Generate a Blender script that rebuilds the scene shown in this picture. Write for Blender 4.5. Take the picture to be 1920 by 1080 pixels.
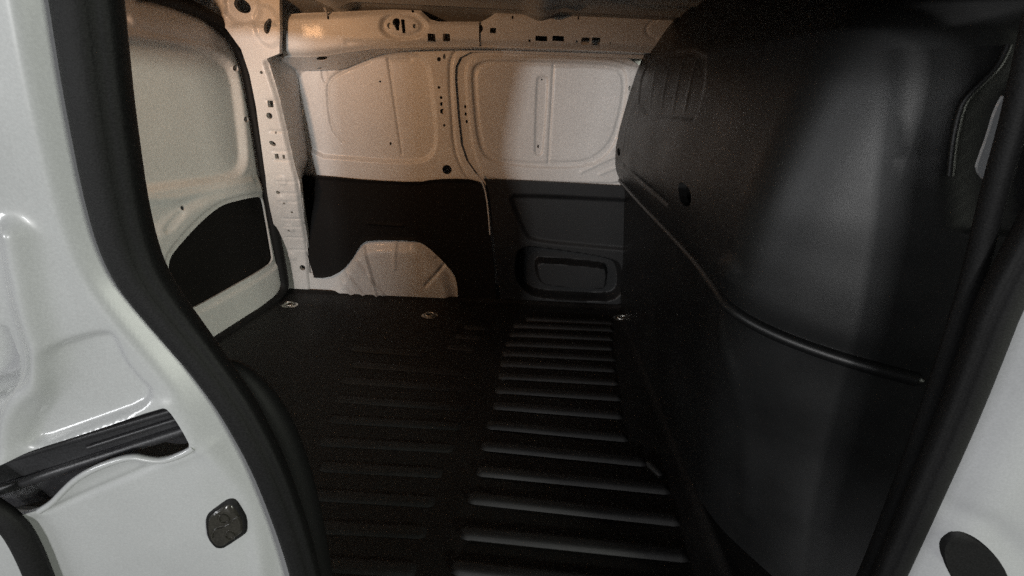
import bpy, math
import numpy as np

# ------------------------------------------------------------------ camera
S = bpy.context.scene
for o in list(bpy.data.objects): bpy.data.objects.remove(o, do_unlink=True)
COL = S.collection
CF, CP, CR = 886.0, math.radians(25.0), math.radians(2.8)     # focal (px of 1920), pitch, roll
CC = np.array((0.0, -0.44, 0.95))
FW = np.array((0, math.cos(CP), -math.sin(CP)))
_rt = np.array((1.0, 0, 0)); _up = np.cross(_rt, FW)
RT = _rt * math.cos(CR) + _up * math.sin(CR)
UP = _up * math.cos(CR) - _rt * math.sin(CR)
import mathutils
cd = bpy.data.cameras.new('camera'); cam = bpy.data.objects.new('camera', cd); COL.objects.link(cam)
cd.sensor_width = 36; cd.lens = CF / 1920 * 36; cd.clip_start = 0.02; cd.clip_end = 100
m = mathutils.Matrix.Identity(4)
for i in range(3):
    m[i][0] = RT[i]; m[i][1] = UP[i]; m[i][2] = -FW[i]; m[i][3] = CC[i]
cam.matrix_world = m
S.camera = cam

# ------------------------------------------------------------------ light
w = bpy.data.worlds.new('World'); S.world = w; w.use_nodes = True
w.node_tree.nodes['Background'].inputs[0].default_value = (0.9, 0.95, 1.0, 1)
w.node_tree.nodes['Background'].inputs[1].default_value = 0.03
def area(name, loc, aim, sx, sy, power, col):
    l = bpy.data.lights.new(name, 'AREA'); l.shape = 'RECTANGLE'; l.size = sx; l.size_y = sy
    l.energy = power; l.color = col
    o = bpy.data.objects.new(name, l); COL.objects.link(o); o.location = loc
    o.rotation_euler = (mathutils.Vector(aim) - mathutils.Vector(loc)).to_track_quat('-Z', 'Y').to_euler()
    return o
area('hall_lamp', (-2.05, -7.8, 1.42), (0.2, 1.2, .6), .4, .2, 185, (1.0, .985, .97))
area('tube_lamp', (-3.0, -8.0, 1.45), (0.3, 1.2, .5), 1.5, .2, 150, (.98, .99, 1.0))
area('yard_lamp', (-5.0, -3.4, 1.25), (0.4, .3, .8), 2.4, .8, 90, (.97, .98, 1.0))
area('wall_lamp', (5.0, -4.2, 1.5), (-1.0, 1.1, .5), 1.0, .3, 215, (.96, 1.0, .86))
for dx in (-.025, .025):                                   # load-bay light, split into a half-power pair to lower render noise
    cargo = area('cargo_lamp', (-1.16 + dx, .25, 1.08), (-.50 + dx, 1.45, .92), .045, .05, 1.1, (1.0, .54, .27))
    cargo.data.spread = math.radians(105)
S.view_settings.view_transform = 'Standard'; S.view_settings.look = 'None'
S.view_settings.exposure = -.18; S.view_settings.gamma = 1
S.cycles.use_denoising = False
S.cycles.max_bounces = 6
S.cycles.use_light_tree = False
S.cycles.sample_clamp_indirect = 2.0
S.cycles.sample_clamp_direct = 6.0

# ------------------------------------------------------------------ helpers
def ray(u, v): return FW + RT * ((u - 960) / CF) - UP * ((v - 540) / CF)
def on(u, v, p, n):
    d = ray(u, v); p = np.array(p, float); n = np.array(n, float)
    return CC + d * (((p - CC) @ n) / (d @ n))
def onY(u, v, y): return on(u, v, (0, y, 0), (0, 1, 0))
def onZ(u, v, z): return on(u, v, (0, 0, z), (0, 0, 1))
def XZ(pts, y): return np.array([onY(u, v, y)[[0, 2]] for u, v in pts])

def chaikin(p, n=2, closed=True):
    p = np.array(p, float)
    for _ in range(n):
        if closed:
            q = np.roll(p, -1, 0); p = np.stack((.75 * p + .25 * q, .25 * p + .75 * q), 1).reshape(-1, p.shape[1])
        else:
            a, b = p[:-1], p[1:]
            mid = np.stack((.75 * a + .25 * b, .25 * a + .75 * b), 1).reshape(-1, p.shape[1])
            p = np.vstack((p[:1], mid[1:-1], p[-1:]))
    return p
def seg_near(P, A, B):
    """nearest point on the polyline edges A->B for each P; returns distance, point"""
    best = np.full(len(P), 1e9); pt = np.zeros_like(P)
    for a, b in zip(A, B):
        ab = b - a; L = ab @ ab
        t = np.clip(((P - a) @ ab) / (L if L > 1e-12 else 1), 0, 1)
        q = a + t[:, None] * ab; d = np.hypot(*(P - q).T)
        k = d < best; best[k] = d[k]; pt[k] = q[k]
    return best, pt
def inside(P, poly):
    r = np.zeros(len(P), bool); x, y = P.T
    for a, b in zip(poly, np.roll(poly, -1, 0)):
        c = (a[1] > y) != (b[1] > y)
        with np.errstate(divide='ignore', invalid='ignore'):
            r ^= c & (x < (b[0] - a[0]) * (y - a[1]) / (b[1] - a[1]) + a[0])
    return r
def sd(P, poly):
    poly = np.array(poly, float)
    d, _ = seg_near(P, poly, np.roll(poly, -1, 0)); return np.where(inside(P, poly), -d, d)
def dl(P, line):
    line = np.array(line, float); return seg_near(P, line[:-1], line[1:])[0]
def sst(x): x = np.clip(x, 0, 1); return x * x * (3 - 2 * x)
def plate(P, poly, depth, wd): return depth * sst(.5 - sd(P, poly) / wd)       # raised (or sunk) region
def groove(P, line, depth, wd): return depth * np.exp(-(dl(P, line) / wd) ** 2)
def disc(c, r, n=14, ry=None, rot=0):
    ry = ry or r; t = np.linspace(0, 2 * math.pi, n, endpoint=False)
    x, y = r * np.cos(t), ry * np.sin(t); c_, s_ = math.cos(rot), math.sin(rot)
    return np.stack((c[0] + x * c_ - y * s_, c[1] + x * s_ + y * c_), 1)
def rect(c, w_, h_): return np.array([(c[0]-w_/2, c[1]-h_/2), (c[0]+w_/2, c[1]-h_/2), (c[0]+w_/2, c[1]+h_/2), (c[0]-w_/2, c[1]+h_/2)])

def link(name, me, mat, parent=None):
    me.materials.append(mat)
    o = bpy.data.objects.new(name, me); COL.objects.link(o)
    if parent is not None: o.parent = parent
    return o
def mesh(name, V, Fc, mat, parent=None, smooth=True, ang=38):
    me = bpy.data.meshes.new(name); me.from_pydata([tuple(v) for v in V], [], [tuple(f) for f in Fc]); me.update()
    if smooth:
        me.shade_smooth()
        me.set_sharp_from_angle(angle=math.radians(ang))
    return link(name, me, mat, parent)

def panel(name, parent, mat, frame, outline, holes=(), step=.005, h=None, thick=.004, ang=45):
    """pressed sheet: grid over the outline, snapped to it and to its holes, shaped by h(P), with turned-back rims.
    frame(u, v, h) gives the place; h counts towards the viewer"""
    outline = np.array(outline, float)
    lo, hi = outline.min(0) - step, outline.max(0) + step
    nu, nv = [int(math.ceil((hi[i] - lo[i]) / step)) for i in (0, 1)]
    gu, gv = np.meshgrid(np.linspace(lo[0], hi[0], nu + 1), np.linspace(lo[1], hi[1], nv + 1), indexing='ij')
    P = np.stack((gu.ravel(), gv.ravel()), 1)
    idx = np.arange(len(P)).reshape(nu + 1, nv + 1)
    C = .25 * (P[idx[:-1, :-1]] + P[idx[1:, :-1]] + P[idx[1:, 1:]] + P[idx[:-1, 1:]])
    Cf = C.reshape(-1, 2)
    keep = inside(Cf, outline)
    for q in holes: keep &= ~inside(Cf, np.array(q, float))
    K = keep.reshape(nu, nv)
    use = np.zeros((nu + 1, nv + 1), int); 
    for a in (0, 1):
        for b in (0, 1): use[a:a + nu, b:b + nv] += K
    bd = ((use > 0) & (use < 4)).ravel()
    bi = np.where(bd)[0]
    Q = P[bi]; bestd = np.full(len(Q), 1e9); bestp = Q.copy()
    for poly in [outline] + [np.array(q, float) for q in holes]:
        d, p = seg_near(Q, poly, np.roll(poly, -1, 0)); k = d < bestd; bestd[k] = d[k]; bestp[k] = p[k]
    P[bi] = bestp
    H = h(P) if h else np.zeros(len(P))
    X = np.array(frame(P[:, 0], P[:, 1], H)).T
    faces = np.stack((idx[:-1, :-1], idx[1:, :-1], idx[1:, 1:], idx[:-1, 1:]), -1)[K]
    # boundary edges -> rims
    Kp = np.pad(K, 1)
    eu = Kp[1:-1, :-1] != Kp[1:-1, 1:]; ev = Kp[:-1, 1:-1] != Kp[1:, 1:-1]
    A = np.concatenate((idx[:-1][eu], idx[:, :-1][ev])); B = np.concatenate((idx[1:][eu], idx[:, 1:][ev]))
    XB = np.array(frame(P[:, 0], P[:, 1], H - thick)).T
    un, inv = np.unique(np.concatenate((A, B)), return_inverse=True)
    ra, rb_ = inv[:len(A)] + len(X), inv[len(A):] + len(X)
    V = np.vstack((X, XB[un])); Fc = np.vstack((faces, np.stack((B, A, ra, rb_), 1)))
    used = np.zeros(len(V), bool); used[np.unique(np.array(Fc))] = True
    mp = np.cumsum(used) - 1
    return mesh(name, V[used].tolist(), mp[Fc].tolist(), mat, parent, ang=ang)

def sweep(name, pts, rad, mat, parent, closed=False, n=12, sub=2, flat=1.0, axis=(0, 1, 0), notch=0.0):
    """tube along a smoothed path; flat < 1 squeezes it along axis"""
    p = chaikin(pts, sub, closed); N = len(p)
    rad = np.interp(np.linspace(0, 1, N), np.linspace(0, 1, len(rad)), rad) if np.ndim(rad) else np.full(N, rad)
    T = np.roll(p, -1, 0) - np.roll(p, 1, 0)
    if not closed: T[0] = p[1] - p[0]; T[-1] = p[-1] - p[-2]
    T /= np.linalg.norm(T, axis=1)[:, None]
    ax = np.array(axis, float); A = np.cross(T, ax); A /= np.linalg.norm(A, axis=1)[:, None] + 1e-9
    B = np.cross(T, A)
    V = []; 
    for i in range(N):
        for k in range(n):
            t = 2 * math.pi * k / n
            V.append(p[i] + rad[i] * (1 - notch * math.exp(-((t - .75) / .16) ** 2) + .5 * notch * math.exp(-((t - .35) / .3) ** 2)) * (A[i] * math.cos(t) + B[i] * flat * math.sin(t)))
    Fc = []
    for i in range(N if closed else N - 1):
        j = (i + 1) % N
        for k in range(n): Fc.append((i * n + k, i * n + (k + 1) % n, j * n + (k + 1) % n, j * n + k))
    if not closed: Fc += [tuple(range(n)), tuple(range((N - 1) * n, N * n))[::-1]]
    return mesh(name, V, Fc, mat, parent, ang=60)

def prism(name, poly, frame, h0, h1, mat, parent, bev=0.0, ang=40):
    """slab between h0 and h1 with an outline and a chamfer"""
    poly = np.array(poly, float); n = len(poly); V = []
    c = poly.mean(0)
    def ring(sc, h):
        q = c + (poly - c) * sc; V.extend(np.array(frame(q[:, 0], q[:, 1], np.full(n, h))).T.tolist())
    size = np.ptp(poly, axis=0).mean() / 2
    ring(1, h0); ring(1, h1 - bev); ring(1 - bev / size, h1)
    Fc = []
    for r in range(2):
        for k in range(n): Fc.append((r*n+k, r*n+(k+1) % n, (r+1)*n+(k+1) % n, (r+1)*n+k))
    Fc.append(tuple(range(2*n, 3*n)))
    Fc.append(tuple(range(n))[::-1])
    return mesh(name, V, Fc, mat, parent, ang=ang)

# ------------------------------------------------------------------ materials
def mat(name, col, rough=.4, coat=0., grain=0., gs=900., bump=0., bs=700., wear=0., metal=0., spec=.5):
    M = bpy.data.materials.new(name); M.use_nodes = True
    nt = M.node_tree; b = nt.nodes['Principled BSDF']; L = nt.links.new
    b.inputs['Base Color'].default_value = (*col, 1); b.inputs['Roughness'].default_value = rough
    b.inputs['Coat Weight'].default_value = coat; b.inputs['Coat Roughness'].default_value = .04
    b.inputs['Metallic'].default_value = metal; b.inputs['Specular IOR Level'].default_value = spec
    tc = nt.nodes.new('ShaderNodeTexCoord')
    if grain or wear:
        n1 = nt.nodes.new('ShaderNodeTexNoise'); n1.inputs['Scale'].default_value = gs; n1.inputs['Detail'].default_value = 2
        n2 = nt.nodes.new('ShaderNodeTexNoise'); n2.inputs['Scale'].default_value = 5; n2.inputs['Detail'].default_value = 6
        L(tc.outputs['Object'], n1.inputs[0]); L(tc.outputs['Object'], n2.inputs[0])
        r1 = nt.nodes.new('ShaderNodeMapRange'); r1.inputs[1].default_value = .3; r1.inputs[2].default_value = .7
        r1.inputs[3].default_value = 1 - grain; r1.inputs[4].default_value = 1 + grain
        r2 = nt.nodes.new('ShaderNodeMapRange'); r2.inputs[1].default_value = .3; r2.inputs[2].default_value = .7
        r2.inputs[3].default_value = 1 - wear; r2.inputs[4].default_value = 1 + wear * .6
        L(n1.outputs[0], r1.inputs[0]); L(n2.outputs[0], r2.inputs[0])
        mu = nt.nodes.new('ShaderNodeMath'); mu.operation = 'MULTIPLY'; L(r1.outputs[0], mu.inputs[0]); L(r2.outputs[0], mu.inputs[1])
        vm = nt.nodes.new('ShaderNodeVectorMath'); vm.operation = 'SCALE'; vm.inputs[0].default_value = col
        L(mu.outputs[0], vm.inputs['Scale']); L(vm.outputs[0], b.inputs['Base Color'])
        rr = nt.nodes.new('ShaderNodeMapRange'); rr.inputs[1].default_value = .3; rr.inputs[2].default_value = .7
        rr.inputs[3].default_value = max(.03, rough - .08); rr.inputs[4].default_value = rough + .08
        L(n2.outputs[0], rr.inputs[0]); L(rr.outputs[0], b.inputs['Roughness'])
    if bump:
        n3 = nt.nodes.new('ShaderNodeTexNoise'); n3.inputs['Scale'].default_value = bs; n3.inputs['Detail'].default_value = 3
        L(tc.outputs['Object'], n3.inputs[0])
        bp = nt.nodes.new('ShaderNodeBump'); bp.inputs['Strength'].default_value = bump; bp.inputs['Distance'].default_value = .0012
        L(n3.outputs[0], bp.inputs['Height']); L(bp.outputs[0], b.inputs['Normal'])
        if coat: L(bp.outputs[0], b.inputs['Coat Normal'])
    return M
PAINT = mat('interior_paint', (.74, .73, .71), .42, .25, .16, 260, .05, 60, .05)
PAINT2 = mat('rail_paint', (.70, .69, .67), .44, .12, .18, 260, .10, 45, .06)
BODY = mat('body_paint', (.53, .54, .55), .33, 1.0, .06, 420, .06, 16, .08)
PLASTIC = mat('bulkhead_plastic', (.0080, .0083, .0085), .41, 0, .4, 650, .22, 850, .2, spec=.42)
RUBBER = mat('seal_rubber', (.009, .009, .0092), .62, 0, .5, 500, .3, 600, .2, spec=.28)
BOARD = mat('lining_board', (.010, .009, .0085), .75, 0, .55, 600, .4, 500, .15, spec=.2)
DOORLIN = mat('door_lining_plastic', (.011, .0117, .0127), .55, 0, .5, 650, .4, 520, .1)
MATM = mat('floor_rubber', (.0075, .0072, .007), .60, 0, .6, 350, .4, 420, .6, spec=.4)
RIBM = mat('rib_rubber', (.012, .012, .0122), .62, 0, .5, 400, .4, 420, .45)
STEEL = mat('zinc_steel', (.55, .54, .5), .3, 0, .15, 500, .1, 200, .2, metal=1)
DARKM = mat('dark_track_metal', (.03, .03, .033), .38, 0, .3, 500, .3, 200, .2)
SMOKE = mat('smoked_plastic', (.045, .042, .036), .22, .6, .3, 500, .2, 200, .2)
RED = mat('cavity_black', (.01, .01, .01), .9)

van = bpy.data.objects.new('cargo_van', None); COL.objects.link(van); van.location = (0, 0, 0)
van['label'] = 'white panel van with empty black-lined cargo bay seen through its open side door'
van['category'] = 'van'

# ------------------------------------------------------------------ far side of the cargo bay
YW = 1.47
def frY(y0): return lambda u, v, h: (u, y0 - h, v)
wall_px = [(565, 327), (577, 310), (577, 298), (574, 280), (554, 132), (600, 130), (640, 129), (690, 108), (730, 97), (800, 92), (870, 87), (1050, 91), (1270, 100),
           (1270, 113), (1100, 106), (915, 97), (882, 98), (862, 108), (854, 125), (853, 150), (858, 215), (864, 270), (874, 300), (895, 330), (908, 348), (920, 440), (925, 572), (590, 560), (562, 345)]
W = lambda p: XZ(p, YW)
q1 = chaikin(W([(560, 290), (540, 120), (640, 128), (690, 105), (772, 97), (800, 115), (808, 157), (819, 252), (812, 292), (780, 306), (683, 300)]), 2)
inner = chaikin(W([(690, 114), (639, 134), (618, 146), (611, 165), (614, 205), (620, 244), (640, 266)]), 2, False)
seam = W([(726, 111), (752, 289)]); seam2 = W([(725, 112), (768, 112)])
frame_l = chaikin(W([(1270, 99), (900, 86), (866, 88), (849, 101), (842, 127), (847, 217), (852, 283), (870, 325), (890, 345)]), 2, False)
def hw(P):
    h = plate(P, q1, -.012, .02) + groove(P, inner, -.0045, .0048) + groove(P, seam, -.0045, .0045) + groove(P, seam2, -.004, .0045)
    h += groove(P, frame_l, -.007, .006)
    h += plate(P, disc(W([(606, 141)])[0], .012, ry=.028), -.004, .006)
    return h
wc = lambda u, v: W([(u, v)])[0]
PXM = 1 / 450.
holes = [disc(wc(838, 318), 8.5*PXM), disc(wc(823, 111), 3.4*PXM), disc(wc(833, 106), 2.2*PXM, ry=4*PXM), disc(wc(823, 164), 2.4*PXM), disc(wc(827, 183), 2.4*PXM),
         disc(wc(828, 195), 3.2*PXM), disc(wc(830, 209), 4.6*PXM), disc(wc(833, 235), 2.3*PXM), disc(wc(711, 153), 1.8*PXM), disc(wc(731, 270), 1.8*PXM, ry=3*PXM)]
side_wall = panel('side_wall', van, PAINT, frY(YW), W(wall_px), holes, .003, hw)
# outer skin behind it: seen in the recess beside the rear pillar and under the roof rail
YB = 1.535
skin = panel('side_skin', van, PAINT, frY(YB), [(-1.2, -.1), (.75, -.1), (.75, 1.2), (-1.2, 1.2)], [], .02,
             lambda P: 0 * P[:, 0])
# far sliding door with its stepped frame
YD = 1.478
D = lambda p: XZ(p, YD)
door_out = chaikin(D([(825, 140), (828, 95), (860, 78), (915, 78), (1280, 96), (1280, 585), (935, 580), (915, 440), (890, 360), (858, 325), (835, 285)]), 2)
d_edge = chaikin(D([(872, 145), (876, 118), (892, 107), (925, 106), (1280, 116), (1280, 346), (925, 338), (905, 325), (890, 290), (881, 240)]), 2)
d_in = chaikin(D([(884, 147), (888, 124), (905, 115), (935, 113), (1160, 119), (1176, 140), (1172, 200), (1150, 285), (1092, 318), (950, 310), (915, 300), (895, 272)]), 2)
d_in2 = chaikin(D([(892, 150), (896, 130), (908, 122), (940, 119), (1150, 125), (1168, 145), (1164, 200), (1142, 275), (1085, 308), (950, 302), (922, 294), (903, 268)]), 2)
bead = chaikin(D([(1006, 150), (1010, 143), (1024, 143), (1028, 150), (1018, 285), (1013, 291), (1005, 291), (1002, 285)]), 2)
s1 = D([(1038, 123), (1028, 304)]); s2 = D([(1028, 304), (1115, 304)]); s3 = D([(1038, 123), (1135, 125)])
b1 = D([(1090, 322), (1180, 280)]); b2 = D([(1125, 326), (1180, 303)])
def hd(P):
    h = plate(P, d_edge, .007, .008) + plate(P, d_in, -.008, .012) + plate(P, d_in2, .004, .010)
    h += plate(P, bead, -.005, .010) + groove(P, s1, -.004, .0045) + groove(P, s2, -.003, .0045) + groove(P, s3, -.003, .0045)
    h += groove(P, b1, .004, .006) + groove(P, b2, .004, .006)
    return h - .003
dc = lambda u, v: D([(u, v)])[0]
dh = [disc(dc(872, 200), 2*PXM, ry=3*PXM), disc(dc(873, 214), 2*PXM, ry=3*PXM), disc(dc(875, 228), 2*PXM, ry=3*PXM), disc(dc(1016, 149), 1.6*PXM), disc(dc(1009, 275), 1.6*PXM, ry=3*PXM), disc(dc(1180, 165), 2*PXM, ry=4*PXM),
      D([(940, 450), (1200, 450), (1200, 575), (940, 570)])]
sdoor = panel('far_sliding_door', van, PAINT, frY(YD), door_out, dh, .003, hd)
# lower linings
YL = 1.452
Lx = lambda p: XZ(p, YL)
arch_cut = [(858, 570), (858, 535), (852, 514), (830, 488), (802, 462), (780, 450), (690, 450), (676, 457), (668, 470), (660, 486), (640, 508), (615, 521), (583, 523)]
lin = [(580, 520), (559, 334), (561, 328), (610, 330), (690, 338), (782, 342), (812, 337), (850, 335), (893, 337), (906, 352), (919, 440), (928, 520), (931, 574)] + arch_cut[:-1]
def hlin(P):
    top = Lx([(561, 328), (690, 338), (782, 342), (812, 337), (893, 337)])
    h = groove(P, top, .006, .008) + groove(P, Lx([(690, 419), (755, 423)]), .006, .005)
    h += groove(P, Lx(arch_cut[1:]), .005, .008)
    return h
panel('side_lining', van, BOARD, frY(YL), Lx(chaikin(lin, 1)), [], .0030, hlin, thick=.012)
dl_out = [(910, 342), (906, 336), (1000, 340), (1150, 348), (1280, 354), (1280, 590), (940, 580), (934, 520), (924, 430)]
pk_up = chaikin(Lx([(958, 371), (968, 366), (1290, 382), (1290, 478), (1100, 462), (1000, 452), (985, 440), (962, 385)]), 2)
pk_out = chaikin(Lx([(970, 480), (982, 466), (1010, 467), (1140, 486), (1165, 500), (1165, 562), (1100, 562), (1010, 557), (985, 545), (968, 520)]), 2)
pk_in = chaikin(Lx([(1004, 497), (1014, 492), (1130, 502), (1140, 508), (1138, 543), (1128, 547), (1024, 541), (1010, 530)]), 2)
def hdl(P):
    return .008 + plate(P, pk_up, -.010, .022) + plate(P, pk_out, -.055, .02) + plate(P, pk_in, .046, .014)
panel('door_lining', sdoor, DOORLIN, frY(YL + .01), Lx(dl_out), [], .004, hdl, thick=.012)
sweep('door_edge_trim', np.array([onY(u, v, YL - .008) for u, v in [(893, 326), (903, 338), (910, 356), (915, 390), (919, 440)]]), .0032, PAINT, sdoor, n=6)
# wheel arch
YA = 1.462
Ax = lambda p: XZ(p, YA)
arch_px = [(536, 548), (540, 512), (600, 512), (640, 490), (665, 440), (800, 438), (865, 500), (868, 574), (700, 568)]
dome = chaikin(Ax([(590, 600), (640, 530), (665, 480), (690, 462), (775, 462), (800, 475), (840, 515), (850, 600)]), 2)
def harch(P):
    h = plate(P, dome, .022, .05)
    for l, dd in (([(683, 463), (700, 520), (712, 562)], .006), ([(742, 452), (742, 500)], .003), ([(832, 497), (800, 532)], -.006), ([(650, 505), (690, 558)], .005), ([(670, 485), (720, 548)], .005), ([(640, 520), (665, 552)], .004), ([(815, 480), (775, 462)], .004)):
        h += groove(P, Ax(l), dd * 1.6, .0075)
    return h
panel('wheel_arch', van, PAINT, frY(YA), Ax(arch_px), [], .004, harch)

# roof rail: reinforcement plate at the rear, plain rail in front of it
YRL = 1.365
R = lambda p: XZ(p, YRL)
rc = lambda u, v: R([(u, v)])[0]
rail_px = [(524, 28), (560, 24), (640, 21), (735, 17), (788, 19), (806, 36), (822, 40), (898, 40), (898, 88), (800, 88), (700, 91), (650, 98), (610, 105), (575, 107), (528, 107)]
oval = chaikin(R([(712, 48), (718, 33), (735, 25), (775, 24), (795, 38), (802, 50), (790, 66), (765, 74), (735, 72), (718, 62)]), 2)
oval2 = chaikin(R([(722, 48), (728, 36), (742, 30), (770, 30), (786, 42), (788, 52), (778, 62), (750, 66), (732, 62)]), 2)
key = chaikin(R([(734, 42), (738, 34), (748, 34), (750, 44), (747, 50), (749, 56), (746, 58), (742, 56), (740, 50)]), 2)
slot = R([(751, 36), (758, 36), (760, 62), (754, 62)])
sq = lambda u, v, a, b: rect(rc(u, v), a*PXM, b*PXM)
rh = [key, slot, disc(rc(730, 48), 4*PXM), disc(rc(777, 49), 3*PXM), sq(809, 70, 12, 10), sq(837, 70, 11, 10), disc(rc(615, 33), 1.8*PXM, ry=3*PXM), disc(rc(773, 21), 2*PXM)]
def tilt(P): return .03 - .35 * np.clip(P[:, 1] - 1.0, -1, 1)
def roll_under(P, line, w_=.03, dep=.05):
    d = dl(P, line); return -dep * (1 - sst(d / w_))
bot_l = R([(528, 108), (575, 108), (610, 106), (650, 99), (700, 92), (800, 89), (900, 89)])
top_l = R([(524, 27), (735, 16), (790, 18), (806, 36), (898, 39)])
def hr(P):
    h = plate(P, oval, -.010, .014) + plate(P, oval2, .006, .01)
    h += groove(P, R([(650, 80), (800, 80), (895, 79)]), -.004, .008)
    h -= .012 * np.exp(-(dl(P, top_l) / .010) ** 2) + .020 * np.exp(-(dl(P, bot_l) / .014) ** 2)
    return h
rail = panel('rail_reinforcement', van, PAINT2, frY(YRL), R(rail_px), rh, .004, hr)
railr_px = [(899, 41), (915, 33), (932, 21), (1000, 20), (1300, 24), (1300, 102), (1100, 94), (899, 88)]
YR2 = 1.372
rh2 = [sq(924, 57, 9, 7), sq(1015, 72, 18, 7), sq(1047, 72, 18, 7), sq(1098, 77, 13, 10), sq(1118, 77, 13, 10), disc(rc(993, 76), 2*PXM), disc(rc(961, 32), 1.6*PXM, ry=2.4*PXM),
       disc(rc(1082, 78), 2*PXM), disc(rc(1145, 81), 1.7*PXM), disc(rc(901, 53), 3.5*PXM, ry=5*PXM), disc(rc(1085, 33), 1.4*PXM, ry=3*PXM)]
bot_r = R([(899, 89), (1100, 95), (1300, 103)]); top_r = R([(899, 40), (932, 20), (1300, 23)])
ring_r = R([(1232, 38), (1218, 42), (1211, 55), (1218, 68), (1232, 72)])
def hr2(P):
    return -.012 * np.exp(-(dl(P, top_r) / .010) ** 2) - .020 * np.exp(-(dl(P, bot_r) / .014) ** 2) + groove(P, chaikin(ring_r, 2, False), -.004, .004) + groove(P, R([(905, 79), (1290, 92)]), -.003, .006)
panel('roof_rail', van, PAINT2, frY(YR2), R(railr_px), rh2, .004, hr2)
def ruled(name, parent, mt, A, B, holes_px=(), step=.006):
    A, B = np.array(A), np.array(B); L = np.linalg.norm(A[-1] - A[0]); wd = np.mean(np.linalg.norm(B - A, axis=1))
    ta = np.linspace(0, 1, len(A))
    def fr(u, v, h):
        t = np.clip(u / L, 0, 1); k = np.clip(v / wd, 0, 1)
        a = np.stack([np.interp(t, ta, A[:, i]) for i in range(3)], 1); b = np.stack([np.interp(t, ta, B[:, i]) for i in range(3)], 1)
        p = a + (b - a) * k[:, None]
        n = np.cross(b - a, A[-1] - A[0]); n /= np.linalg.norm(n, axis=1)[:, None] + 1e-9
        return (p + n * h[:, None]).T
    return panel(name, parent, mt, fr, [(0, 0), (L, 0), (L, wd), (0, wd)], [disc((q[0] * L, q[1] * wd), q[2], ry=q[3]) for q in holes_px], step, None, .002)
us = [(500, 108), (526, 108), (555, 108), (580, 108), (610, 106), (650, 99), (700, 92), (760, 90), (800, 89), (900, 89), (1100, 95), (1290, 103)]
ut = [(500, 124), (545, 130), (570, 132), (600, 131), (640, 130), (680, 113), (715, 101), (760, 95), (800, 93), (900, 91), (1100, 97), (1290, 105)]
def even(p, n=60):
    p = np.array(p, float); q = np.interp(np.linspace(p[0, 0], p[-1, 0], n), p[:, 0], p[:, 1]); return np.stack((np.linspace(p[0, 0], p[-1, 0], n), q), 1)
ua, ub = even(us), even(ut)
ruled('rail_underside', rail, PAINT, [onY(x, y - 1, YRL + .02) for x, y in ua], [onY(x, y + 1, YW + .004) for x, y in ub],
      [((604 - 500) / 790, .15, .020, .014), ((600 - 500) / 790, .85, .010, .006)], .004)
# striker bracket inside the key holes
panel('hook_bracket', rail, STEEL, frY(YRL + .012), oval2, [key + (.002, 0), slot], .004, lambda P: 0 * P[:, 0])
for u, v in ((608, 14), (1017, 12)):
    p = onY(u, v, YRL - .01); q = onY(u + 5, v + 15, YRL + .004)
    sweep('wire_clip', np.array([p, (p + q) / 2 + np.array((.004, -.004, 0)), q]), .004, PAINT2, van, n=6)

# roof skin with cross ribs
def roof_f(u, v, h): return (u, v, 1.155 - .10 * np.clip((v - 1.15) / .35, 0, 1) ** 2 - h)
def hroof(P):
    h = 0 * P[:, 0]
    for y in (1.32, 1.22, 1.06, .9): h += .012 * np.exp(-((P[:, 1] - y) / .012) ** 2)
    for x in (-.62, .05): h += .02 * sst(1 - np.abs(P[:, 0] - x) / .07)
    return h
ROOFM = mat('roof_paint_shaded', (.33, .32, .30), .55, 0, .1, 700, .05, 60, .08)  # roof paint darkened: the shade under the roof is put into its colour
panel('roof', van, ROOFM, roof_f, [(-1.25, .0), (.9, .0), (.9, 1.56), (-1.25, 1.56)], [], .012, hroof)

# ------------------------------------------------------------------ rear pillar and rear door
def yP(z): return 1.452 - .125 * sst((z - .12) / .45)
def frP(u, v, h): return (u, yP(v) - h, v)
def onP(u, v):
    z = .5
    for _ in range(30): q = onY(u, v, float(yP(np.array(z)))); z = .5 * z + .5 * q[2]
    return q
def PP(pts): return np.array([onP(u, v)[[0, 2]] for u, v in pts])
pc = lambda u, v: PP([(u, v)])[0]
pil_px = [(395, -60), (395, 20), (425, 55), (452, 92), (468, 140), (480, 200), (498, 330), (515, 430), (536, 552), (584, 556), (578, 500), (569, 420), (560, 345), (547, 300), (535, 245), (520, 180), (508, 140), (500, 110), (524, 100), (524, -60)]
pr = chaikin(PP([(500, 120), (520, 180), (535, 245), (547, 300), (560, 345), (569, 420), (578, 500), (584, 556)]), 1, False)
ph = [rect(pc(507, 195), .02, .022), disc(pc(505, 217), .011), disc(pc(517, 249), .004), disc(pc(511, 269), .013, ry=.008, rot=-.5), rect(pc(519, 293), .014, .018), rect(pc(532, 294), .009, .015), disc(pc(521, 361), .0075), disc(pc(533, 381), .0045), disc(pc(547, 398), .005),
      disc(pc(542, 432), .005), disc(pc(567, 502), .013, ry=.013), disc(pc(490, 136), .0055), chaikin(PP([(436, 2), (444, -6), (462, 2), (470, 14), (466, 25), (450, 24), (438, 14)]), 2), chaikin(PP([(494, 46), (502, 33), (509, 36), (508, 50), (501, 66), (493, 58)]), 2)]
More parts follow.
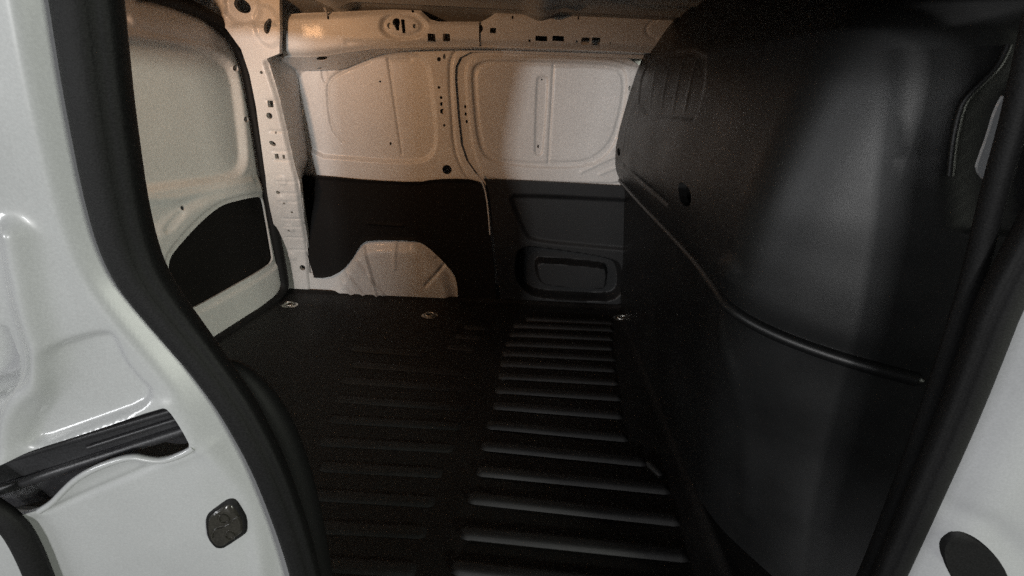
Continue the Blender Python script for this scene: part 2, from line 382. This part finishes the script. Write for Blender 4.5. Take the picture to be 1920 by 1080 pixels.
def hp(P):
    h = -.014 * sst(1 - dl(P, pr) / .014)
    for v in (188, 246, 283, 300, 340, 362, 378, 410, 425, 445, 468):
        x0 = np.interp(v, [100, 340, 550], [478, 506, 540]); h += groove(P, PP([(x0 + 12, v), (x0 + 44, v + 1)]), -.003, .004)
    for u, v in ((529, 338), (529, 375), (544, 428), (548, 480)): h += plate(P, disc(pc(u, v), .018), .004, .008)
    h += groove(P, PP([(434, 48), (520, 44)]), .004, .004) + groove(P, PP([(420, -10), (421, 28), (400, 32)]), .004, .004)
    h += plate(P, disc(pc(452, 10), .058), -.006, .02) + plate(P, disc(pc(501, 49), .045, ry=.06), -.004, .02)
    return h
rpil = panel('rear_pillar', van, PAINT, frP, PP(pil_px), ph, .0045, hp, thick=.02)
ea = [(496, 90), (500, 112), (508, 140), (520, 180), (535, 245), (547, 300), (560, 342), (566, 380), (572, 440), (579, 510)]
eb = [(536, 90), (546, 112), (554, 135), (560, 180), (569, 245), (578, 300), (566, 336), (570, 380), (576, 440), (583, 510)]
ruled('pillar_side', rpil, PAINT, [onP(u - 2, v) + np.array((0, .016, 0)) for u, v in ea], [onY(u + 2, v, YW + .006) for u, v in eb], [], .004)

dA, dB = np.array((-1.0, 1.45)), np.array((-1.10, .95))          # plan line of the rear doors
de = (dB - dA) / np.linalg.norm(dB - dA); dn = np.array((-de[1], de[0]))
def frD(u, v, h): return (dA[0] + de[0]*u + dn[0]*h, dA[1] + de[1]*u + dn[1]*h, v)
def DD(pts):
    r = []
    for u, v in pts:
        q = on(u, v, (*dA, 0), (*dn, 0)); r.append(((q[:2] - dA) @ de, q[2]))
    return np.array(r)
ddc = lambda u, v: DD([(u, v)])[0]
door_edge = DD([(262, -8), (330, 8), (385, 30), (428, 68), (450, 108), (470, 200), (490, 330), (507, 420), (525, 500), (530, 530), (520, 556)])
ro = np.vstack((door_edge, DD([(385, 640)]), [(.95, .03), (.95, 1.2), (.6, 1.2)]))
blk = chaikin(DD([(493, 378), (488, 369), (476, 369), (430, 379), (408, 388), (372, 418), (325, 470), (314, 490), (315, 515), (324, 560), (338, 582), (356, 581), (430, 540), (500, 500), (511, 487), (508, 470)]), 2)
blk_l = chaikin(DD([(499, 370), (490, 360), (474, 361), (428, 371), (400, 382), (362, 412), (315, 465), (304, 490), (305, 515), (315, 565), (334, 592), (360, 591), (440, 547), (508, 508), (519, 490), (515, 470)]), 2)
upp = chaikin(DD([(100, 60), (230, 75), (360, 90), (430, 112), (446, 150), (458, 250), (462, 310), (440, 333), (340, 346), (200, 366), (80, 380)]), 2)
fold = DD([(250, 375), (330, 372), (420, 350), (470, 338)])
slope = chaikin(DD([(250, 470), (330, 400), (400, 360), (470, 340), (540, 330), (540, 700), (250, 760)]), 1)
def hrd(P):
    h = plate(P, upp, -.022, .03) + groove(P, fold, .006, .014) + plate(P, blk_l, -.008, .014)
    h += plate(P, slope, .012, .05)
    h += groove(P, DD([(205, 45), (320, 66), (440, 92)]), -.004, .006) + groove(P, DD([(205, 30), (240, 36)]), -.006, .008)
    h += plate(P, chaikin(DD([(300, 430), (335, 395), (345, 400), (310, 440)]), 1), -.004, .012)
    h -= .012 * np.exp(-(dl(P, door_edge) / .012) ** 2)
    return h
rdh = [blk, disc(ddc(443, 128), .011), disc(ddc(462, 224), .011), disc(ddc(341, 390), .008), disc(ddc(282, 429), .009), disc(ddc(270, 434), .010), disc(ddc(442, 161), .004)]
rdoor = panel('rear_door', van, PAINT, frD, ro, rdh, .005, hrd, thick=.008)
panel('door_panel', rdoor, BOARD, lambda u, v, h: frD(u, v, h - .012), blk_l, [], .01, lambda P: .004 * np.exp(-(sd(P, blk) / .03) ** 2))
panel('door_skin', rdoor, PAINT, lambda u, v, h: frD(u, v, h - .06), [(-.12, -.1), (1.7, -.1), (1.7, 1.25), (-.12, 1.25)], [], .05)
# weatherstrip round the rear opening
def seal3(pts, off): return np.array([np.array(frD(*DD([p])[0], off)) for p in pts])
ws = [(240, -22), (300, -4), (345, 10), (388, 30), (425, 60), (446, 92), (459, 130), (470, 190), (483, 270), (496, 350), (507, 420), (518, 475), (526, 520), (528, 537), (520, 555), (490, 580), (440, 612), (385, 648), (300, 700)]
sweep('rear_door_seal', seal3(ws, .012), .021, RUBBER, van, sub=2)
# sill ledge below the door
sill_t = np.array([onZ(u, v, .004) for u, v in [(545, 548), (380, 645), (250, 720)]])

# ------------------------------------------------------------------ floor
floor_px = None
def frZ(z0): return lambda u, v, h: (u, v, z0 + h)
panel('load_floor', van, PAINT, frZ(-.03), [(-1.2, -.02), (.8, -.02), (.8, 1.56), (-1.2, 1.56)], [], .04)
mat_out = [(-.995, 1.452), (-1.03, 1.30), (-1.105, .95), (-1.2, .5), (-1.2, .30), (-.52, .30), (-.42, .22), (-.36, -.02), (.85, -.02), (.85, .30), (.56, .42), (.500, .50), (.492, 1.448), (-.2, 1.450)]
def hmat(P):
    h = 0 * P[:, 0]
    far = np.array([(-1.0, 1.452), (.5, 1.448)]); h += .012 * np.exp(-(dl(P, far) / .014) ** 2)
    h += .008 * np.exp(-(dl(P, np.array([(.49, .05), (.486, 1.44)])) / .012) ** 2)
    return h
rings = [(543, 572), (806, 592), (1165, 597)]
rp = [onZ(u, v, 0) for u, v in rings]
fm = panel('floor_mat', None, MATM, frZ(.0), mat_out, [disc(p[:2], .034, n=18, ry=.026) for p in rp], .008, hmat, thick=.012)
fm['label'] = 'black ribbed rubber mat covering the floor of the cargo bay'; fm['category'] = 'floor mat'
def rib(xl, yl, xr, yr, w0=.036, hgt=.011, mt=None):
    a = np.array((xl, yl)); b = np.array((xr, yr)); L = np.linalg.norm(b - a); e = (b - a) / L; n = np.array((-e[1], e[0]))
    V = []; ts = [0, .004, .010, .018, L - .018, L - .010, L - .004, L]; es = [0, .35, .8, 1, 1, .8, .35, 0]; K = 8
    for t, k in zip(ts, es):
        for j in range(K + 1):
            q = j / K * 2 - 1; c = a + e * t + n * q * w0 / 2 * (.7 + .3 * k)
            V.append((c[0], c[1], .0004 + hgt * k * (1 - abs(q) ** 4.5)))
    Fc = [(i * (K + 1) + j, (i + 1) * (K + 1) + j, (i + 1) * (K + 1) + j + 1, i * (K + 1) + j + 1) for i in range(len(ts) - 1) for j in range(K)]
    return mesh('rib', V, Fc, mt or RIBM, fm, ang=80)
right = [((985, 597), (1150, 605)), ((962, 609), (1150, 617)), ((955, 625), (1150, 634)), ((948, 643), (1150, 652)), ((942, 661), (1155, 672)), ((938, 680), (1155, 692)), ((934, 703), (1160, 716)), ((929, 729), (1165, 744)), ((925, 758), (1168, 777)),
         ((913, 794), (1178, 819)), ((903, 833), (1212, 864)), ((894, 880), (1256, 915)), ((878, 930), (1275, 973)), ((864, 995), (1290, 1039)), ((848, 1060), (1310, 1112))]
for a, b in right:
    p, q = onZ(*a, .006), onZ(*b, .006); rib(p[0], p[1], q[0], q[1])
left = [((870, 611), (915, 614)), ((855, 628), (905, 632)), ((840, 648), (895, 653)), ((660, 651), (800, 662)), ((660, 681), (890, 698)), ((640, 710), (885, 727)), ((630, 745), (880, 762)), ((620, 783), (865, 797)), ((600, 825), (850, 838)), ((600, 872), (830, 884)), ((590, 925), (815, 938)), ((600, 985), (800, 995)), ((610, 1055), (780, 1065))]
for a, b in left:
    p, q = onZ(*a, .006), onZ(*b, .006); rib(p[0], p[1], q[0], q[1], .034, .005)
p, q = onZ(1212, 862, .006), onZ(1243, 895, .006); rib(p[0], p[1], q[0], q[1], .02, .011)
# lashing points
for p in rp:
    cup = mesh('tie_down_cup', *(lambda N: ([(p[0] + .035*math.cos(t), p[1] + .027*math.sin(t), .001) for t in N] + [(p[0] + .026*math.cos(t), p[1] + .019*math.sin(t), .004) for t in N] + [(p[0] + .02*math.cos(t), p[1] + .014*math.sin(t), -.012) for t in N],
        [(i, (i+1) % 18, 18+(i+1) % 18, 18+i) for i in range(18)] + [(18+i, 18+(i+1) % 18, 36+(i+1) % 18, 36+i) for i in range(18)] + [tuple(range(36, 54))]))(np.linspace(0, 2*math.pi, 18, endpoint=False)), STEEL, van)
    sweep('ring', np.array([(p[0] + .019*math.cos(t), p[1] + .010*math.sin(t) - .002, .007 + .004*math.sin(t)) for t in np.linspace(0, 2*math.pi, 14, endpoint=False)]), .0032, STEEL, cup, closed=True, n=8, sub=1, axis=(0, 0, 1))

# ------------------------------------------------------------------ bulkhead
zk = np.array([-.05, .0, .30, .52, .545, .560, .575, .61, .68, .75, .88, .96, 1.02, 1.08, 1.18, 1.30])
xk = np.array([.488, .487, .462, .434, .428, .412, .402, .385, .376, .380, .400, .416, .437, .468, .540, .64])
_zf = np.linspace(-.1, 1.35, 581); _xf = np.interp(_zf, zk, xk)
_kw = np.exp(-.5 * (np.arange(-20, 21) * .0025 / .014) ** 2); _xf = np.convolve(np.pad(_xf, 20, 'edge'), _kw / _kw.sum(), 'valid')
xk2 = xk.copy(); xk2[2:7] = (.450, .408, .403, .399, .396)
_xn = np.convolve(np.pad(np.interp(_zf, zk, xk2), 20, 'edge'), _kw / _kw.sum(), 'valid')
def X0(y, z):
    k = sst((y - .30) / .35); return k * np.interp(z, _zf, _xf) + (1 - k) * np.interp(z, _zf, _xn)
def bendf(y, z):
    t = np.clip(.42 - y, -.02, 1)
    k = np.linspace(0, .45, 46); sl_ = np.interp(k, [0, .03, .08, .13, .22, .45], [0, .3, 1.0, 1.6, 1.8, 1.8])
    b = np.interp(t + .02, k, np.concatenate(([0], np.cumsum(.5 * (sl_[1:] + sl_[:-1]) * .01))))
    b = b * (.30 + .70 * sst((z + .12) / .62))
    return b + .045 * sst((1.35 - y) / 1.0) * sst((z - .35) / .35)
LZ = [np.array((0., 2.)), np.array((.565, .565))]
def ledge_z(y): return np.interp(y, *LZ)
def frB(u, v, h):
    zz = v - (ledge_z(u) - .565) * np.exp(-((v - .57) / .12) ** 2)
    return (X0(u, zz) + bendf(u, v) - h, u, v)
def onB(u, v):
    d = ray(u, v)
    T = np.linspace(.3, 3.5, 3000); p = CC + d * T[:, None]
    i = int(np.argmax(p[:, 0] >= frB(p[:, 1], p[:, 2], 0 * T)[0])); return p[i, 1:]
BB = lambda pts: np.array([onB(u, v) for u, v in pts])
for _ in range(2):
    q = BB([(1165, 338), (1260, 455), (1350, 558), (1400, 598), (1500, 646), (1600, 680), (1722, 711), (1800, 735)])
    o_ = np.argsort(q[:, 0]); LZ = [q[o_, 0], q[o_, 1]]
bcut = chaikin(BB([(1271, 345), (1279, 340), (1296, 358), (1296, 384), (1286, 388), (1274, 376)]), 1)
bcut2 = chaikin(BB([(1157, 278), (1163, 278), (1163, 292), (1158, 292)]), 1)
recp = chaikin(BB([(1205, 128), (1240, 100), (1325, 92), (1322, 160), (1303, 226), (1290, 224), (1196, 216)]), 1)
brl = [BB([(1232 + 24*i, 112), (1216 + 22*i, 205)]) for i in range(4)] + [BB([(1196, 170), (1175, 285)]), BB([(1186, 190), (1168, 280)])]
line2 = chaikin(BB([(1170, 310), (1215, 350), (1250, 380)]), 1, False)
low_l = BB([(1350, 600), (1385, 720), (1400, 960)])
edge_l = chaikin(BB([(1897, 85), (1880, 125), (1845, 160), (1812, 190), (1802, 225), (1795, 270), (1787, 330)]), 1, False)
cutp = BB([(1903, 60), (1897, 85), (1880, 125), (1845, 160), (1812, 190), (1802, 225), (1795, 270), (1787, 330), (1795, 430), (1950, 440), (1960, 60)])
def hb(P):
    h = plate(P, recp, -.004, .014) + plate(P, cutp, -.022, .012)
    for l in brl: h += groove(P, l, .0014, .007)
    h += groove(P, line2, -.004, .006)
    h += plate(P, chaikin(BB([(1345, 490), (1375, 480), (1385, 520), (1350, 545)]), 1), .006, .03)
    h += groove(P, chaikin(low_l, 1, False), .0025, .014)
    return h
bulk = panel('bulkhead', van, PLASTIC, frB, [(-.01, -.03), (1.465, -.03), (1.465, 1.28), (-.01, 1.28)], [bcut, bcut2], .0048, hb, thick=.02)
panel('bulkhead_backing', bulk, RED, lambda u, v, h: frB(u, v, h - .05), [(-.01, -.03), (1.465, -.03), (1.465, 1.28), (-.01, 1.28)], [], .04)
by = np.linspace(onB(1722, 711)[0], 1.455, 60); bz = np.interp(by, *LZ)
for _ in range(3): bz[1:-1] = .25 * bz[:-2] + .5 * bz[1:-1] + .25 * bz[2:]
sweep('ledge_bead', np.array(frB(by, bz, np.full(60, .0015))).T, np.linspace(.0130, .0075, 60), PLASTIC, bulk, n=14, sub=1, axis=(0, 0, 1))
sweep('edge_rib', np.array(frB(edge_l[:, 0], edge_l[:, 1], np.full(len(edge_l), .004))).T, .0055, PLASTIC, bulk, n=10, sub=2, axis=(0, 0, 1))
kq = onB(1722, 711); kp = np.array([float(v) for v in np.ravel(frB(kq[:1], kq[1:], np.array([.004])))])
sweep('ledge_stud', np.array([kp + np.array((x * .010, -x * .006, 0)) for x in (-1, -.6, 0, .6, 1)]), [.003, .008, .0095, .008, .003], PLASTIC, bulk, n=12, sub=1)
# ------------------------------------------------------------------ near side: door opening
YS = .0
def S3(pts, y=YS): return [onY(u, v, y) for u, v in pts]
lc = [(158, -60), (162, -20), (172, 60), (190, 200), (224, 400), (256, 500), (296, 562), (366, 650), (404, 700), (442, 754), (468, 800), (494, 850), (516, 900), (552, 1000), (574, 1080), (585, 1140)]
Lp = S3(lc)
Rp = [np.array(q) for q in ((.578, 0, .05), (.556, 0, .20), (.545, 0, .33), (.530, 0, .485), (.518, 0, .604), (.505, 0, .698), (.495, 0, .761), (.497, 0, .87), (.494, 0, .98), (.47, 0, 1.04))]
loop = Lp + [np.array(q) for q in ((-.24, 0, .12), (-.18, 0, .02), (-.05, 0, -.035), (.45, 0, -.035), (.55, 0, -.01))] + Rp + [np.array(q) for q in ((.38, 0, 1.07), (-.25, 0, 1.07), (-.34, 0, 1.06))]
loop = np.array(loop)
srad = [.024] * 5 + [.023, .021] + [.0195] * (len(Lp) - 7) + [.02] * 5 + [.018] * len(Rp) + [.024] * 3
dseal = sweep('door_opening_seal', loop, srad, RUBBER, van, closed=True, n=40, notch=.14)
# inner pillar trims, running back from the seal
lip = [(420, 682), (445, 690), (485, 735), (522, 800), (553, 880), (580, 980), (600, 1090)]
sweep('sill_trim', np.array([onY(u, v, .09) for u, v in lip]), [.008, .014, .019, .022, .022, .022, .022], RUBBER, van, n=12)

sl = chaikin(loop[:len(Lp) + 2, [0, 2]], 4, False)      # seal line in the x-z plane
def frN(u, v, h): return (u, .012 - h, v)
def smin(a, b, k): h_ = np.clip(.5 + .5 * (b - a) / k, 0, 1); return b + (a - b) * h_ - k * h_ * (1 - h_)
def hbase(P):
    d = dl(P, sl) - .016; low = 1 - sst((P[:, 1] - .42) / .2)
    f = smin((1.05 - .5 * low) * d, .030 + .0 * d + .10 * (d - .03 - .012 * low), .004 + .006 * low)
    return np.clip(f, -.01, .075)
def onS(u, v, hb_, y=-.02):
    for _ in range(12):
        p = onY(u, v, y); y = .5 * y + .5 * (.012 - float(hb_(p[None, [0, 2]])[0]))
    return p
N = lambda pts: np.array([onS(u, v, hbase)[[0, 2]] for u, v in pts])
qp_out = [(-.95, -.1), (-.95, 1.25), (-.40, 1.25)] + [(q[0] - .009, q[1] - .005) for q in sl] + [(-.19, -.1)]
slot_px = [(-140, 905), (-20, 868), (44, 847), (180, 804), (307, 760), (320, 764), (343, 798), (364, 838), (340, 850), (311, 861), (275, 857), (249, 850), (190, 869), (147, 892), (120, 918), (102, 938), (80, 953), (-140, 1010)]
slot_p = chaikin(N(slot_px), 1)
dent = chaikin(N([(85, 660), (120, 642), (200, 622), (214, 640), (236, 690), (300, 752), (150, 805), (55, 838), (60, 790), (98, 745)]), 2)
ridge = chaikin(N([(35, 440), (44, 490), (62, 590), (88, 665), (80, 715), (35, 752), (22, 800), (25, 870)]), 2, False)
pocket = chaikin(N([(-160, 600), (0, 610), (22, 660), (28, 712), (0, 735), (-160, 800)]), 1)
lowc = chaikin(N([(395, 840), (455, 910), (478, 960), (492, 1030), (500, 1120)]), 2, False)
lipl = N([(85, 958), (270, 880), (362, 845)])
def hq(P):
    h = hbase(P)
    h += plate(P, dent, -.008, .012) + groove(P, ridge, .012, .013) + plate(P, pocket, -.05, .014)
    h += groove(P, lowc, .005, .012) + groove(P, lipl, -.003, .004)
    h += .004 * np.exp(-(np.abs(sd(P, slot_p)) / .010) ** 2)
    return h
hexp = chaikin(N([(435, 932), (446, 933), (458, 950), (467, 965), (467, 991), (460, 1000), (423, 1027), (413, 1029), (404, 1026), (390, 1007), (386, 983), (386, 970), (392, 958), (423, 937)]), 1)
qp = panel('quarter_panel', van, BODY, frN, qp_out, [slot_p], .0030, hq, thick=.006)
# track seen in the slot
sp_c = slot_p.mean(0)
track = panel('door_track', qp, DARKM, lambda u, v, h: (u, .035 - hbase(np.stack((u, v), 1)) - h, v), sp_c + (slot_p - sp_c) * 1.12, [], .01, lambda P: 0 * P[:, 0])
trk = lambda pts, y: np.array([onS(u, v, hbase) + np.array((0, y, 0)) for u, v in pts])
sweep('track_strip', trk([(-160, 930), (335, 782)], .022), .0045, DARKM, track, n=8, sub=0)
sweep('track_strip', trk([(140, 862), (335, 800)], .02), .003, DARKM, track, n=8, sub=0)
sweep('track_strip', trk([(-160, 985), (345, 822)], .02), .007, DARKM, track, n=8, sub=0)
sweep('track_lip', trk([(366, 836), (352, 846), (311, 862), (280, 859), (249, 852), (190, 871), (147, 894), (120, 920), (102, 940), (78, 955)], -.002), .0042, BODY, track, n=10)
# striker cover
sc = hexp.mean(0)
cf, *_ = np.linalg.lstsq(np.c_[hexp, np.ones(len(hexp))], .012 - hq(hexp), rcond=None)
fh = lambda u, v, h: (u, cf[0] * u + cf[1] * v + cf[2] - h, v)
stk = prism('striker_cover', hexp, fh, -.012, .003, RUBBER, qp, .003)
prism('cover_face', sc + (hexp - sc) * .84, fh, 0, .0055, SMOKE, stk, .003)
def HX(p):
    q = N(p); return np.array(fh(q[:, 0], q[:, 1], .0058)).T
sweep('cover_ridge', HX([(402, 1002), (402, 992), (410, 986), (422, 984), (434, 976), (444, 966), (452, 959)]), .0014, SMOKE, stk, n=6)
for c, r in (((424, 966), 9), ((435, 998), 8)):
    sweep('cover_boss', HX([(c[0] + r*math.cos(t)*1.1, c[1] + r*math.sin(t)*.9) for t in np.linspace(0, 2*math.pi, 12, endpoint=False)]), .0013, SMOKE, stk, closed=True, n=6, sub=1)
# rubber edge strip of the opened sliding door
bs = [(-60, 905), (-10, 938), (30, 965), (60, 1010), (92, 1090), (120, 1160)]
sweep('door_edge_strip', np.array([onS(u, v, hbase) - np.array((0, .008, 0)) for u, v in bs]), .0175, RUBBER, van, n=14, flat=.6)

# front pillar of the opening (white) and its oval plug
wl = chaikin(np.array([(q[0] + .0, q[2]) for q in Rp[::-1]] + [(.57, -.1)]), 2, False)
fp_out = [(q[0] + .010, q[1]) for q in wl] + [(.95, -.1), (.95, 1.2)]
def hfb(P):
    d = dl(P, wl) - .014; return np.clip(smin(.75 * d, .034 + .12 * (d - .045), .012), -.01, .08)
NF = lambda pts: np.array([onS(u, v, hfb)[[0, 2]] for u, v in pts])
ovp = chaikin(NF([(1776, 1001), (1790, 996), (1806, 997), (1832, 1010), (1857, 1031), (1881, 1060), (1896, 1095), (1892, 1125), (1865, 1135), (1825, 1125), (1795, 1100), (1775, 1068), (1763, 1035), (1762, 1014)]), 1)
crz2 = NF([(1795, 960), (1850, 985), (1900, 1025), (1960, 1090)])
def hf(P):
    return hfb(P) + groove(P, crz2, -.005, .018)
fp = panel('front_pillar', van, BODY, frN, fp_out, [ovp], .004, hf, thick=.006)
oc = ovp.mean(0)
co, *_ = np.linalg.lstsq(np.c_[ovp, np.ones(len(ovp))], .012 - hf(ovp), rcond=None)
prism('pillar_plug', oc + (ovp - oc) * 1.02, lambda u, v, h: (u, co[0] * u + co[1] * v + co[2] - h, v), -.012, .002, RUBBER, fp, .004)
# strip of bare pillar between bulkhead and seal
st = chaikin(XZ([(1887, 172), (1868, 203), (1852, 258), (1836, 300), (1831, 318), (1848, 342), (1880, 330), (1900, 250)], .06), 1)
panel('pillar_strip', fp, BODY, lambda u, v, h: (u, .06 - h, v), st, [], .003, thick=.003)
tr = [(1950, 20), (1928, 120), (1899, 240), (1868, 345), (1826, 520), (1788, 640), (1762, 720), (1712, 860), (1626, 1080), (1590, 1150)]
sweep('pillar_trim', np.array([onY(u, v, .035) for u, v in tr]), .011, RUBBER, van, n=12)
# header over the opening
hdr = [(-.03, 1.075), (-.06, 1.10), (-.05, 1.25), (.12, 1.25), (.10, 1.12), (.03, 1.075)]
V = [(x, y, z) for x in (-1.2, .95) for y, z in hdr]
mesh('door_header', V, [(i, (i + 1) % 6, 6 + (i + 1) % 6, 6 + i) for i in range(6)] + [tuple(range(6)), tuple(range(6, 12))], BODY, van, smooth=False)
# outer shell closing the bay from the hall's light
bpy.context.view_layer.update()
